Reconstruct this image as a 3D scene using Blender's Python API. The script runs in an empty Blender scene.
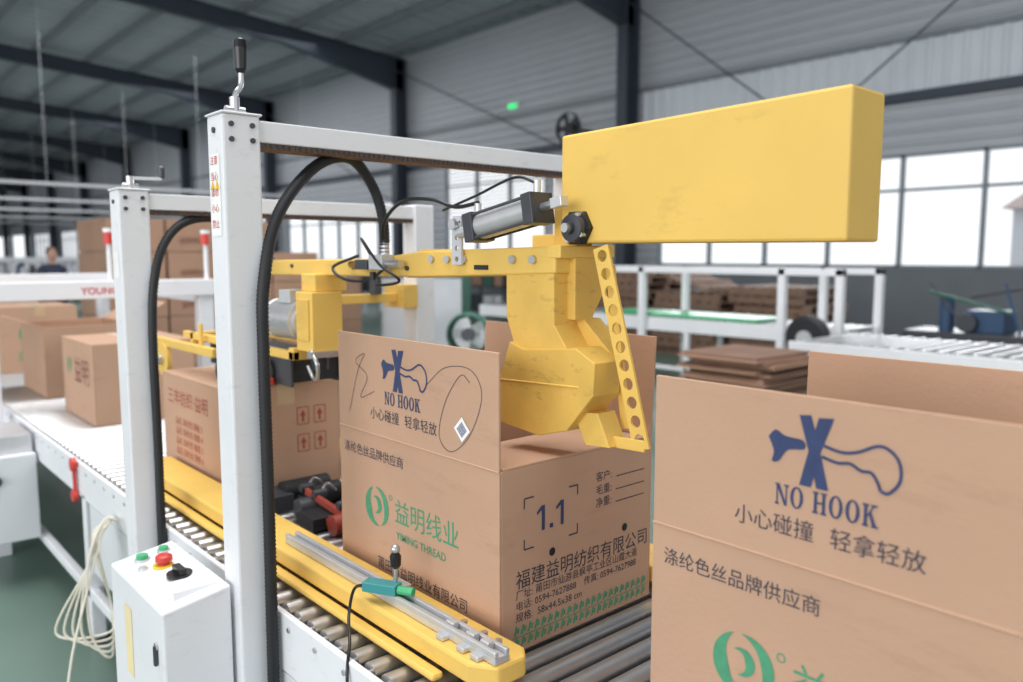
import bpy, bmesh, math, random
from mathutils import Vector, Matrix
random.seed(7)
scene = bpy.context.scene
COL = scene.collection

# ------------------------------------------------------------------ materials
def lin(c):
    o = []
    for v in c:
        v = v / 255.0
        o.append(v / 12.92 if v <= 0.04045 else ((v + 0.055) / 1.055) ** 2.4)
    return (o[0], o[1], o[2], 1.0)

def mat(name, col, rough=0.5, metal=0.0, var=0.06, nscale=8.0, bump=0.0, bscale=60.0, emit=None, estr=1.0, scuff=None, samt=0.6, sscale=18.0, stretch=None, wavy=0.0):
    m = bpy.data.materials.new(name)
    m.use_nodes = True
    nt = m.node_tree
    b = nt.nodes['Principled BSDF']
    b.inputs['Roughness'].default_value = rough
    b.inputs['Metallic'].default_value = metal
    tc = nt.nodes.new('ShaderNodeTexCoord')
    n = nt.nodes.new('ShaderNodeTexNoise')
    n.inputs['Scale'].default_value = nscale
    n.inputs['Detail'].default_value = 5
    nt.links.new(tc.outputs['Object'], n.inputs['Vector'])
    r = nt.nodes.new('ShaderNodeValToRGB')
    c = lin(col)
    r.color_ramp.elements[0].position = 0.3
    r.color_ramp.elements[1].position = 0.7
    r.color_ramp.elements[0].color = (c[0] * (1 - var), c[1] * (1 - var), c[2] * (1 - var), 1)
    r.color_ramp.elements[1].color = (min(1, c[0] * (1 + var)), min(1, c[1] * (1 + var)), min(1, c[2] * (1 + var)), 1)
    nt.links.new(n.outputs['Fac'], r.inputs['Fac'])
    col_out = r.outputs['Color']
    if scuff:
        mp = nt.nodes.new('ShaderNodeMapping')
        mp.inputs['Scale'].default_value = stretch or (1, 1, 2.5)
        nt.links.new(tc.outputs['Object'], mp.inputs['Vector'])
        n3 = nt.nodes.new('ShaderNodeTexNoise')
        n3.inputs['Scale'].default_value = sscale
        n3.inputs['Detail'].default_value = 9
        n3.inputs['Roughness'].default_value = 0.7
        nt.links.new(mp.outputs['Vector'], n3.inputs['Vector'])
        r3 = nt.nodes.new('ShaderNodeValToRGB')
        r3.color_ramp.elements[0].position = 0.57
        r3.color_ramp.elements[0].color = (0, 0, 0, 1)
        r3.color_ramp.elements[1].position = 0.72
        r3.color_ramp.elements[1].color = (samt, samt, samt, 1)
        nt.links.new(n3.outputs['Fac'], r3.inputs['Fac'])
        mx = nt.nodes.new('ShaderNodeMix'); mx.data_type = 'RGBA'
        nt.links.new(r3.outputs['Color'], mx.inputs['Factor'])
        nt.links.new(col_out, mx.inputs['A'])
        mx.inputs['B'].default_value = lin(scuff)
        col_out = mx.outputs['Result']
        rr = nt.nodes.new('ShaderNodeMath'); rr.operation = 'MULTIPLY_ADD'
        nt.links.new(n.outputs['Fac'], rr.inputs[0]); rr.inputs[1].default_value = 0.25; rr.inputs[2].default_value = rough - 0.1
        nt.links.new(rr.outputs[0], b.inputs['Roughness'])
    nt.links.new(col_out, b.inputs['Base Color'])
    if bump > 0:
        n2 = nt.nodes.new('ShaderNodeTexNoise')
        n2.inputs['Scale'].default_value = bscale
        nt.links.new(tc.outputs['Object'], n2.inputs['Vector'])
        bp = nt.nodes.new('ShaderNodeBump')
        bp.inputs['Strength'].default_value = bump
        bp.inputs['Distance'].default_value = 0.002
        nt.links.new(n2.outputs['Fac'], bp.inputs['Height'])
        last = bp
        if wavy > 0:
            n4 = nt.nodes.new('ShaderNodeTexNoise')
            n4.inputs['Scale'].default_value = 5.0
            n4.inputs['Detail'].default_value = 2
            nt.links.new(tc.outputs['Object'], n4.inputs['Vector'])
            b4 = nt.nodes.new('ShaderNodeBump')
            b4.inputs['Strength'].default_value = wavy
            b4.inputs['Distance'].default_value = 0.02
            nt.links.new(n4.outputs['Fac'], b4.inputs['Height'])
            nt.links.new(bp.outputs['Normal'], b4.inputs['Normal'])
            last = b4
        nt.links.new(last.outputs['Normal'], b.inputs['Normal'])
    if emit:
        b.inputs['Emission Color'].default_value = lin(emit)
        b.inputs['Emission Strength'].default_value = estr
    return m

YEL = mat('yellow_paint', (234, 193, 98), 0.52, 0, 0.04, 5, 0.1, 90, scuff=(200, 160, 88), samt=0.45, sscale=9)
YELD = mat('yellow_paint_worn', (224, 183, 90), 0.54, 0, 0.08, 12, 0.15, 80, scuff=(150, 122, 84), samt=0.6, sscale=20)
WHT = mat('white_enamel', (232, 233, 238), 0.42, 0, 0.02, 6, scuff=(190, 190, 190), samt=0.35, sscale=20)
WHT2 = mat('white_panel', (220, 222, 227), 0.45, 0, 0.04, 4)
STL = mat('brushed_steel', (196, 196, 198), 0.30, 0.85, 0.05, 30)
ALU = mat('aluminium', (208, 209, 212), 0.38, 0.55, 0.04, 30)
DST = mat('dark_steel', (78, 80, 86), 0.45, 0.5, 0.1, 20)
BLK = mat('black_rubber', (32, 33, 37), 0.55, 0, 0.1, 20)
BLKG = mat('black_plastic', (24, 24, 28), 0.3, 0, 0.1, 20)
RED = mat('red_plastic', (205, 62, 55), 0.4)
RDB = mat('red_brown_part', (150, 62, 50), 0.5)
GRN = mat('green_plastic', (70, 175, 120), 0.4)
TEAL = mat('teal_sensor', (60, 145, 150), 0.4)
CHAIN = mat('rusty_rack', (120, 88, 70), 0.7, 0.3, 0.3, 120)
CARD = mat('cardboard', (192, 155, 130), 0.85, 0, 0.05, 2.5, 0.25, 120, scuff=(168, 132, 108), samt=0.4, sscale=6, stretch=(1, 1, 5), wavy=0.26)
CARD2 = mat('cardboard_inner', (198, 161, 136), 0.88, 0, 0.04, 3.0, 0.2, 120)
CARD3 = mat('cardboard_far', (170, 134, 112), 0.88, 0, 0.10, 2.0)
CARD4 = mat('cardboard_waste', (140, 108, 90), 0.88, 0, 0.15, 4.0)
TAPE = mat('packing_tape', (205, 175, 140), 0.25, 0, 0.05)
NAVY = mat('navy_ink', (54, 66, 104), 0.8, 0, 0.1, 60)
GREY_INK = mat('grey_ink', (62, 62, 76), 0.8, 0, 0.1, 60)
GRN_INK = mat('green_ink', (78, 152, 116), 0.8, 0, 0.1, 60)
MAR_INK = mat('maroon_ink', (128, 72, 66), 0.8, 0, 0.1, 60)
RED_INK = mat('red_ink', (200, 50, 60), 0.7)
PAPER = mat('paper_label', (244, 244, 242), 0.6)
FLOORM = mat('painted_concrete', (106, 128, 118), 0.35, 0, 0.10, 0.8, 0.1, 30)
SIDING = mat('grey_siding', (178, 182, 189), 0.5, 0.1, 0.03, 1)
ROOFM = mat('roof_sheet', (186, 191, 198), 0.5, 0.1, 0.06, 0.6)
BEAM = mat('dark_steel_beam', (60, 68, 80), 0.5, 0.1, 0.08, 2)
PURL = mat('purlin_steel', (130, 136, 142), 0.5, 0.2, 0.08, 2)
LOWW = mat('lower_wall_render', (112, 117, 124), 0.8, 0, 0.08, 1.5)
TRANS = mat('translucent_sheet', (214, 219, 226), 0.4, 0, 0.03, 1)
FRAMEW = mat('window_frame', (130, 138, 148), 0.4)  # light frames coloured darker here to stand in for their backlit shade
WOOD = mat('pallet_wood', (128, 102, 86), 0.8, 0, 0.15, 6)
SKIN = mat('skin', (205, 160, 138), 0.5)
HAIR = mat('hair', (28, 24, 24), 0.5)
SHIRT = mat('dark_shirt', (60, 66, 88), 0.8)
PANTS = mat('trousers', (45, 48, 60), 0.8)
BLUE = mat('blue_paint', (50, 76, 108), 0.5)
DKGRN = mat('dark_green_paint', (60, 105, 90), 0.5)
YARN = mat('white_yarn', (215, 215, 220), 0.8, 0, 0.1, 3)
WIRE = mat('white_cable', (220, 215, 200), 0.5)
ASPH = mat('outside_paving', (200, 200, 200), 0.8)
GLOWG = mat('green_indicator', (40, 220, 120), 0.4, emit=(40, 220, 120), estr=1.0)

# ------------------------------------------------------------------ builder
def root(name, loc):
    e = bpy.data.objects.new(name, None)
    e.empty_display_size = 0.1
    e.location = loc
    COL.objects.link(e)
    return e

def attach(ob, par):
    if par is not None:
        ob.parent = par
        ob.matrix_parent_inverse = Matrix.Translation(-Vector(par.location))

def smooth_path(pts, k=8):
    P = [Vector(p) for p in pts]
    if len(P) < 3:
        return P
    Q = [P[0] * 2 - P[1]] + P + [P[-1] * 2 - P[-2]]
    out = []
    for i in range(1, len(Q) - 2):
        for j in range(k):
            t = j / k
            a, b, c, d = Q[i - 1], Q[i], Q[i + 1], Q[i + 2]
            out.append(0.5 * ((2 * b) + (c - a) * t + (2 * a - 5 * b + 4 * c - d) * t * t + (-a + 3 * b - 3 * c + d) * t ** 3))
    out.append(P[-1])
    return out

class B:
    def __init__(s, name, par=None, bevel=0.0):
        s.name, s.par, s.bev = name, par, bevel
        s.v, s.f, s.m, s.sm, s.mats = [], [], [], [], []
    def mi(s, m):
        if m not in s.mats:
            s.mats.append(m)
        return s.mats.index(m)
    def add(s, vs, fs, m, smooth=False):
        o = len(s.v)
        s.v += [Vector(p) for p in vs]
        k = s.mi(m)
        for f in fs:
            s.f.append([o + i for i in f]); s.m.append(k); s.sm.append(smooth)
    def hexa(s, c, m):
        s.add(c, [(0, 3, 2, 1), (4, 5, 6, 7), (0, 1, 5, 4), (1, 2, 6, 5), (2, 3, 7, 6), (3, 0, 4, 7)], m)
    def box(s, x0, x1, y0, y1, z0, z1, m):
        s.hexa([(x0, y0, z0), (x1, y0, z0), (x1, y1, z0), (x0, y1, z0), (x0, y0, z1), (x1, y0, z1), (x1, y1, z1), (x0, y1, z1)], m)
    def obox(s, c, size, R, m):
        c = Vector(c); h = [q / 2 for q in size]
        pts = []
        for z in (-1, 1):
            for x, y in ((-1, -1), (1, -1), (1, 1), (-1, 1)):
                pts.append(c + R @ Vector((x * h[0], y * h[1], z * h[2])))
        s.hexa(pts, m)
    def bar(s, a, b, w, h, m, up=(0, 0, 1)):
        a, b = Vector(a), Vector(b)
        d = (b - a).normalized(); up = Vector(up)
        sd = d.cross(up).normalized(); u2 = sd.cross(d).normalized()
        pts = []
        for q in (a, b):
            for i, j in ((-1, -1), (1, -1), (1, 1), (-1, 1)):
                pts.append(q + sd * (i * w / 2) + u2 * (j * h / 2))
        s.hexa(pts, m)
    def prism(s, pts, vec, m):
        n = len(pts); vec = Vector(vec)
        P = [Vector(p) for p in pts]
        vs = P + [p + vec for p in P]
        fs = [tuple(range(n))[::-1], tuple(range(n, 2 * n))]
        for i in range(n):
            j = (i + 1) % n
            fs.append((i, j, n + j, n + i))
        s.add(vs, fs, m)
    def lathe(s, p0, ax, prof, m, n=20, caps=True):
        p0 = Vector(p0); ax = Vector(ax).normalized()
        t = Vector((0, 0, 1)) if abs(ax.z) < 0.9 else Vector((1, 0, 0))
        u = ax.cross(t).normalized(); w = ax.cross(u)
        rings = []
        for (h, r) in prof:
            rings.append([p0 + ax * h + (u * math.cos(2 * math.pi * i / n) + w * math.sin(2 * math.pi * i / n)) * r for i in range(n)])
        for a in range(len(rings) - 1):
            sharp = abs(prof[a][0] - prof[a + 1][0]) < 1e-7
            vs = rings[a] + rings[a + 1]
            s.add(vs, [(i, (i + 1) % n, n + (i + 1) % n, n + i) for i in range(n)], m, not sharp)
        if caps:
            s.add(rings[0], [tuple(range(n))[::-1]], m)
            s.add(rings[-1], [tuple(range(n))], m)
    def cyl(s, p0, p1, r, m, n=18, r1=None):
        p0, p1 = Vector(p0), Vector(p1)
        s.lathe(p0, p1 - p0, [(0, r), ((p1 - p0).length, r if r1 is None else r1)], m, n)
    def tube(s, pts, r, m, n=8, k=8, corr=0):
        P = smooth_path(pts, k)
        if corr:
            L = [0]
            for i in range(1, len(P)):
                L.append(L[-1] + (P[i] - P[i - 1]).length)
            N = int(L[-1] / corr); R = []; j = 0
            for i in range(N + 1):
                d = L[-1] * i / N
                while j < len(P) - 2 and L[j + 1] < d:
                    j += 1
                t = (d - L[j]) / max(1e-9, L[j + 1] - L[j])
                R.append(P[j].lerp(P[j + 1], t))
            P = R
        d0 = (P[1] - P[0]).normalized()
        t = Vector((0, 0, 1)) if abs(d0.z) < 0.9 else Vector((1, 0, 0))
        u = d0.cross(t).normalized()
        vs = []
        for i, p in enumerate(P):
            d = (P[min(i + 1, len(P) - 1)] - P[max(i - 1, 0)])
            if d.length < 1e-9:
                d = d0
            d.normalize()
            u = (u - d * u.dot(d)).normalized(); w = d.cross(u)
            rr = r * (1.0 if (not corr or i % 2 == 0) else 0.86)
            for q in range(n):
                a = 2 * math.pi * q / n
                vs.append(p + (u * math.cos(a) + w * math.sin(a)) * rr)
        fs = []
        for i in range(len(P) - 1):
            for q in range(n):
                fs.append((i * n + q, i * n + (q + 1) % n, (i + 1) * n + (q + 1) % n, (i + 1) * n + q))
        s.add(vs, fs, m, True)
        s.add(vs[:n], [tuple(range(n))[::-1]], m)
        s.add(vs[-n:], [tuple(range(n))], m)
    def sphere(s, c, r, m, n=16, k=10, sc=(1, 1, 1)):
        vs = []; c = Vector(c)
        for i in range(k + 1):
            th = math.pi * i / k
            for j in range(n):
                ph = 2 * math.pi * j / n
                vs.append(c + Vector((math.sin(th) * math.cos(ph) * sc[0], math.sin(th) * math.sin(ph) * sc[1], math.cos(th) * sc[2])) * r)
        fs = []
        for i in range(k):
            for j in range(n):
                fs.append((i * n + j, (i + 1) * n + j, (i + 1) * n + (j + 1) % n, i * n + (j + 1) % n))
        s.add(vs, fs, m, True)
    def loft(s, secs, m):
        for a in range(len(secs) - 1):
            A, C = secs[a], secs[a + 1]
            s.add(list(A) + list(C), [(i, (i + 1) % 4, 4 + (i + 1) % 4, 4 + i) for i in range(4)], m)
        s.add(secs[0], [(3, 2, 1, 0)], m); s.add(secs[-1], [(0, 1, 2, 3)], m)
    def holed_strip(s, A, C, side, thick, n, hr, m):
        A, C, side, thick = Vector(A), Vector(C), Vector(side), Vector(thick)
        L = (C - A).length; d = (C - A) / L; cell = L / n; w = side.length; sd = side / w
        K = 16
        for c in range(n):
            ctr = A + d * cell * (c + 0.5)
            out, inn = [], []
            for i in range(K):
                a = 2 * math.pi * i / K
                ca, sa = math.cos(a), math.sin(a)
                q = max(abs(ca), abs(sa))
                out.append(ctr + d * (ca / q * cell / 2) + sd * (sa / q * w / 2))
                inn.append(ctr + (d * ca + sd * sa) * hr)
            for off in (Vector((0, 0, 0)), thick):
                s.add([p + off for p in out] + [p + off for p in inn], [(i, (i + 1) % K, K + (i + 1) % K, K + i) for i in range(K)], m)
            s.add(inn + [p + thick for p in inn], [(i, (i + 1) % K, K + (i + 1) % K, K + i) for i in range(K)], m)
        h = sd * (w / 2)
        q = [A - h, A + h, C + h, C - h]
        s.add(q + [p + thick for p in q], [(0, 1, 5, 4), (1, 2, 6, 5), (2, 3, 7, 6), (3, 0, 4, 7)], m)
    def done(s):
        xs = [p.x for p in s.v]; ys = [p.y for p in s.v]; zs = [p.z for p in s.v]
        c = Vector(((min(xs) + max(xs)) / 2, (min(ys) + max(ys)) / 2, (min(zs) + max(zs)) / 2))
        me = bpy.data.meshes.new(s.name)
        me.from_pydata([p - c for p in s.v], [], s.f)
        for m in s.mats:
            me.materials.append(m)
        me.polygons.foreach_set('material_index', s.m)
        me.polygons.foreach_set('use_smooth', s.sm)
        me.validate()
        bm = bmesh.new(); bm.from_mesh(me)
        bmesh.ops.recalc_face_normals(bm, faces=bm.faces)
        bm.to_mesh(me); bm.free()
        me.update()
        ob = bpy.data.objects.new(s.name, me)
        ob.location = c
        COL.objects.link(ob)
        attach(ob, s.par)
        if s.bev > 0:
            md = ob.modifiers.new('Bevel', 'BEVEL')
            md.width = s.bev; md.segments = 2; md.limit_method = 'ANGLE'; md.angle_limit = math.radians(40)
        return ob

def text(par, body, org, right, up, size, m, name='print', align='LEFT', bold=0.0, cw=1.0, spacing=1.0):
    cu = bpy.data.curves.new(name, 'FONT')
    cu.body = body; cu.size = size; cu.align_x = align; cu.align_y = 'BOTTOM_BASELINE'
    cu.offset = bold; cu.space_character = spacing
    cu.resolution_u = 3
    cu.materials.append(m)
    ob = bpy.data.objects.new(name, cu)
    COL.objects.link(ob)
    r = Vector(right).normalized(); u = Vector(up).normalized(); n = r.cross(u)
    R = Matrix(((r.x * cw, u.x, n.x), (r.y * cw, u.y, n.y), (r.z * cw, u.z, n.z))).to_4x4()
    ob.parent = par
    Mw = Matrix.Translation(Vector(org)) @ R
    ob.matrix_parent_inverse = Matrix.Translation(-Vector(par.location))
    ob.matrix_basis = Mw
    return ob

def ribbon(pts, w):
    P = [Vector((p[0], p[1])) for p in pts]
    quads = []
    L, R = [], []
    for i in range(len(P)):
        d = P[min(i + 1, len(P) - 1)] - P[max(i - 1, 0)]
        if d.length < 1e-9: d = Vector((1, 0))
        d.normalize(); n = Vector((-d.y, d.x)) * (w / 2)
        L.append(P[i] + n); R.append(P[i] - n)
    for i in range(len(P) - 1):
        quads.append([L[i], L[i + 1], R[i + 1], R[i]])
    return quads

def sm2(pts, k=6):
    return [(p.x, p.y) for p in smooth_path([(a, b, 0) for a, b in pts], k)]

def decal(par, name, polys, org, right, up, m):
    b = B(name, par)
    o, r, u = Vector(org), Vector(right), Vector(up)
    n = r.cross(u).normalized()
    for i, pl in enumerate(polys):
        off = n * (i * 6e-6)
        b.add([o + r * p[0] + u * p[1] + off for p in pl], [tuple(range(len(pl)))], m)
    return b.done()

def disc(cx, cy, r, n=20):
    return [(cx + r * math.cos(2 * math.pi * i / n), cy + r * math.sin(2 * math.pi * i / n)) for i in range(n)]

# ================================================================== ROOM
fl = B('floor'); fl.box(-16, 14.2, -14, 96, -0.1, 0, FLOORM); fl.done()
WX = 14.0
wr = B('wall_right')
Y0, Y1 = -14.0, 95.0
wr.box(WX, WX + 0.2, Y0, Y1, 0, 1.25, LOWW)
cols_y = [2.8 + 8.85 * i for i in range(-1, 11)]
wins = []
for i, cy in enumerate(cols_y):
    a, b_ = cy + 0.55, cy + 8.3
    if abs(cy - (2.8 + 8.85)) < 0.1:
        wins.append((cy + 2.9, cy + 7.0, 1.25, 4.0))
    else:
        wins.append((a, b_ - 0.1, 1.25, 3.15))

def siding(b, x, ya, yb, za, zb, m, pitch=0.2, dep=0.03):
    n = max(1, int(round((zb - za) / pitch))); h = (zb - za) / n
    prof = []
    for i in range(n):
        z = za + i * h
        prof += [(x, z), (x, z + h * 0.55), (x - dep, z + h * 0.68), (x - dep, z + h * 0.87)]
    prof.append((x, zb))
    vs = [(p[0], ya, p[1]) for p in prof] + [(p[0], yb, p[1]) for p in prof]
    k = len(prof)
    b.add(vs, [(i, i + 1, k + i + 1, k + i) for i in range(k - 1)], m)
    b.box(x + 0.02, x + 0.12, ya, yb, za, zb, m)

def siding_v(b, x, ya, yb, za, zb, m, pitch=0.3, dep=0.04):
    n = max(1, int(round((yb - ya) / pitch))); h = (yb - ya) / n
    prof = []
    for i in range(n):
        z = ya + i * h
        prof += [(x, z), (x, z + h * 0.55), (x - dep, z + h * 0.68), (x - dep, z + h * 0.87)]
    prof.append((x, yb))
    vs = [(p[0], p[1], za) for p in prof] + [(p[0], p[1], zb) for p in prof]
    k = len(prof)
    b.add(vs, [(i, i + 1, k + i + 1, k + i) for i in range(k - 1)], m)
    b.box(x + 0.02, x + 0.12, ya, yb, za, zb, m)

prev = Y0
for (a, b_, za, zb) in wins:
    if a > Y1: break
    a = max(a, Y0); b_ = min(b_, Y1)
    siding(wr, WX, prev, a, 1.25, 4.0, SIDING)
    if zb < 4.0:
        siding(wr, WX, a, b_, zb, 4.0, SIDING)
    prev = b_
siding(wr, WX, prev, Y1, 1.25, 4.0, SIDING)
siding_v(wr, WX, Y0, 11.5, 4.15, 5.0, TRANS, 0.28)
siding(wr, WX, 11.5, Y1, 4.15, 5.0, SIDING)
siding(wr, WX, Y0, Y1, 5.0, 7.6, SIDING)
wr.box(WX - 0.12, WX + 0.1, Y0, Y1, 4.0, 4.15, BEAM)
wr.box(WX - 0.10, WX + 0.1, Y0, Y1, 4.98, 5.06, PURL)
wr.done()
for i, (a, b_, za, zb) in enumerate(wins):
    if a > 70 or a < -14: continue
    w = B('window_%d' % (i + 1))
    n = 6 if zb < 3.5 else 3
    f = 0.05
    w.box(WX - 0.02, WX + 0.1, a, b_, za, za + f, FRAMEW)
    w.box(WX - 0.02, WX + 0.1, a, b_, zb - f, zb, FRAMEW)
    for j in range(n + 1):
        y = a + (b_ - a) * j / n
        w.box(WX - 0.02, WX + 0.1, y - f / 2, y + f / 2, za, zb, FRAMEW)
    w.box(WX, WX + 0.08, a, b_, zb - 0.62, zb - 0.62 + f, FRAMEW)
    if zb > 3.5:
        for j in range(14):
            z = 2.6 + j * 0.1
            w.box(WX, WX + 0.06, a, b_, z, z + 0.02, FRAMEW)
    w.done()
wb = B('wall_back'); wb.box(-16, 14, 95, 95.3, 0, 10.2, SIDING); wb.done()

def rz(x): return 7.45 + (14 - x) * 0.075
ce = B('ceiling')
y, seg = -14.0, []
while y < 96:
    seg += [(y, 0), (y + 0.35, 0), (y + 0.4, 0.06), (y + 0.5, 0.06), (y + 0.55, 0)]
    y += 0.6
n = len(seg)
vs = [(14.3, s_[0], rz(14.3) + s_[1]) for s_ in seg] + [(-16, s_[0], rz(-16) + s_[1]) for s_ in seg]
ce.add(vs, [(i, i + 1, n + i + 1, n + i) for i in range(n - 1)], ROOFM)
ce.done()
pu = B('roof_purlins')
x = 13.3
while x > -16:
    pu.box(x - 0.035, x + 0.035, -14, 95, rz(x) - 0.2, rz(x) - 0.02, PURL)
    x -= 1.45
pu.done()
for i, cy in enumerate(cols_y):
    if cy > 94: continue
    c = B('steel_portal_frame')
    c.box(13.45, 13.48, cy - 0.14, cy + 0.14, 0, 7.2, BEAM)
    c.box(13.82, 13.85, cy - 0.14, cy + 0.14, 0, 7.2, BEAM)
    c.box(13.48, 13.82, cy - 0.01, cy + 0.01, 0, 7.2, BEAM)
    def raf(x): return rz(x) - 0.22
    def dep(x): return 0.42 + max(0, (x - 10.0)) * 0.14
    xs = [13.85, 10.0, -16.0]
    for q in range(2):
        xa, xb = xs[q], xs[q + 1]
        wd = 0.12
        c.hexa([(xa, cy - wd, raf(xa) - .03), (xb, cy - wd, raf(xb) - .03), (xb, cy + wd, raf(xb) - .03), (xa, cy + wd, raf(xa) - .03),
                (xa, cy - wd, raf(xa)), (xb, cy - wd, raf(xb)), (xb, cy + wd, raf(xb)), (xa, cy + wd, raf(xa))], BEAM)
        c.hexa([(xa, cy - wd, raf(xa) - dep(xa) - .03), (xb, cy - wd, raf(xb) - dep(xb) - .03), (xb, cy + wd, raf(xb) - dep(xb) - .03), (xa, cy + wd, raf(xa) - dep(xa) - .03),
                (xa, cy - wd, raf(xa) - dep(xa)), (xb, cy - wd, raf(xb) - dep(xb)), (xb, cy + wd, raf(xb) - dep(xb)), (xa, cy + wd, raf(xa) - dep(xa))], BEAM)
        c.hexa([(xa, cy - .01, raf(xa) - dep(xa)), (xb, cy - .01, raf(xb) - dep(xb)), (xb, cy + .01, raf(xb) - dep(xb)), (xa, cy + .01, raf(xa) - dep(xa)),
                (xa, cy - .01, raf(xa)), (xb, cy - .01, raf(xb)), (xb, cy + .01, raf(xb)), (xa, cy + .01, raf(xa))], BEAM)
    c.done()
br = B('wall_bracing_rods')
br.cyl((13.4, 11.5, 6.8), (13.4, 8.06, 4.2), 0.018, BEAM, 8)
br.cyl((13.4, 6.5, 4.2), (13.4, 3.2, 6.6), 0.018, BEAM, 8)
for a, za, c2, zc in ((20.4, 6.9, 11.6, 3.2), (29.3, 6.9, 20.4, 3.0)):
    br.cyl((13.4, a, za), (13.4, c2, zc), 0.02, BEAM, 8)
br.done()
og = B('outside_ground'); og.box(14.3, 80, -40, 110, -0.2, -0.1, ASPH); og.done()
ob_ = B('outside_building')
ob_.box(30, 36, -10, 9, -0.1, 3.0, mat('outside_wall', (200, 203, 208), 0.8))
for q in range(5):
    ob_.box(29.9, 30, -8 + q * 3.4, -6.4 + q * 3.4, 0.9, 2.2, mat('outside_pane%d' % q, (150, 160, 172), 0.3))
ob_.prism([(29.7, -10.3, 3.0), (36.3, -10.3, 3.0), (33, -10.3, 3.9)], (0, 19.6, 0), mat('outside_roof', (175, 160, 156), 0.8))
ob_.done()
wf = B('wall_fan')
wf.cyl((13.3, 12.9, 4.3), (13.9, 12.9, 4.3), 0.04, BEAM, 8)
wf.cyl((13.1, 12.9, 4.3), (13.3, 12.9, 4.3), 0.14, BLK, 14)
wf.lathe((13.05, 12.9, 4.3), (1, 0, 0), [(0, 0.34), (0.06, 0.36), (0.12, 0.34)], DST, 24, caps=False)
for q in range(5):
    a = q * 2 * math.pi / 5
    wf.bar((13.1, 12.9, 4.3), (13.12, 12.9 + 0.3 * math.cos(a), 4.3 + 0.3 * math.sin(a)), 0.12, 0.01, BLK, up=(1, 0.1, 0))
wf.done()
es = B('exit_sign'); es.box(13.85, 13.93, 15.55, 15.8, 5.2, 5.31, GLOWG); es.box(13.93, 14.0, 15.5, 15.85, 5.17, 5.34, WHT); es.done()

# ================================================================== CARTONS
TH = 0.005
def carton(name, x0, x1, y0, y1, z0, h, sealed=False, fl_left=0, fl_right=0, near=None, far=None, m=CARD, fh=None):
    r = root(name, ((x0 + x1) / 2, (y0 + y1) / 2, z0))
    b = B('shell', r, 0.002)
    z1 = z0 + h
    b.box(x0, x0 + TH, y0, y1, z0, z1, m); b.box(x1 - TH, x1, y0, y1, z0, z1, m)
    b.box(x0 + TH, x1 - TH, y0, y0 + TH, z0, z1, m); b.box(x0 + TH, x1 - TH, y1 - TH, y1, z0, z1, m)
    b.box(x0 + TH, x1 - TH, y0 + TH, y1 - TH, z0, z0 + TH, CARD2)
    b.done()
    W = x1 - x0; F = fh or W / 2
    f = B('flaps', r, 0.0012)
    if sealed:
        f.box(x0, x0 + W / 2 - 0.001, y0, y1, z1, z1 + TH, m)
        f.box(x0 + W / 2 + 0.001, x1, y0, y1, z1, z1 + TH, m)
        f.done()
        t = B('sealing_tape', r)
        xm = x0 + W / 2
        t.box(xm - 0.03, xm + 0.03, y0 - 0.0008, y1 + 0.0008, z1 + TH, z1 + TH + 0.0006, TAPE)
        t.box(xm - 0.03, xm + 0.03, y0 - 0.0014, y0 - 0.0004, z1 - 0.06, z1 + TH + 0.0006, TAPE)
        t.done()
        return r
    for sgn, hx, ang in ((-1, x0 + TH / 2, fl_left), (1, x1 - TH / 2, fl_right)):
        if ang is None: continue
        a = math.radians(ang); dx, dz = sgn * math.sin(a), math.cos(a)
        nx, nz = math.cos(a) * TH / 2, -sgn * math.sin(a) * TH / 2
        pts = []
        for yy in (y0 + .001, y1 - .001):
            pts.append([(hx - nx, yy, z1 - nz), (hx + nx, yy, z1 + nz), (hx + nx + dx * F, yy, z1 + nz + dz * F), (hx - nx + dx * F, yy, z1 - nz + dz * F)])
        f.hexa(pts[0] + pts[1], m)
    for sgn, hy, ang in ((1, y0, near), (-1, y1, far)):
        if ang is None: continue
        a = math.radians(ang); dy, dz = sgn * math.cos(a), -math.sin(a)
        pts = []
        for xx in (x0 + TH + .004, x1 - TH - .004):
            pts.append([(xx, hy, z1), (xx, hy + dy * F, z1 + dz * F), (xx, hy + dy * F, z1 + dz * F + TH), (xx, hy, z1 + TH)])
        f.hexa(pts[0] + pts[1], m)
    f.done()
    if fl_left == 0:
        s_ = B('score_line', r)
        s_.cyl((x0 - 0.0002, y0 + .001, z1), (x0 - 0.0002, y1 - .001, z1), 0.0016, CARD2, 6)
        s_.done()
    return r

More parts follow.
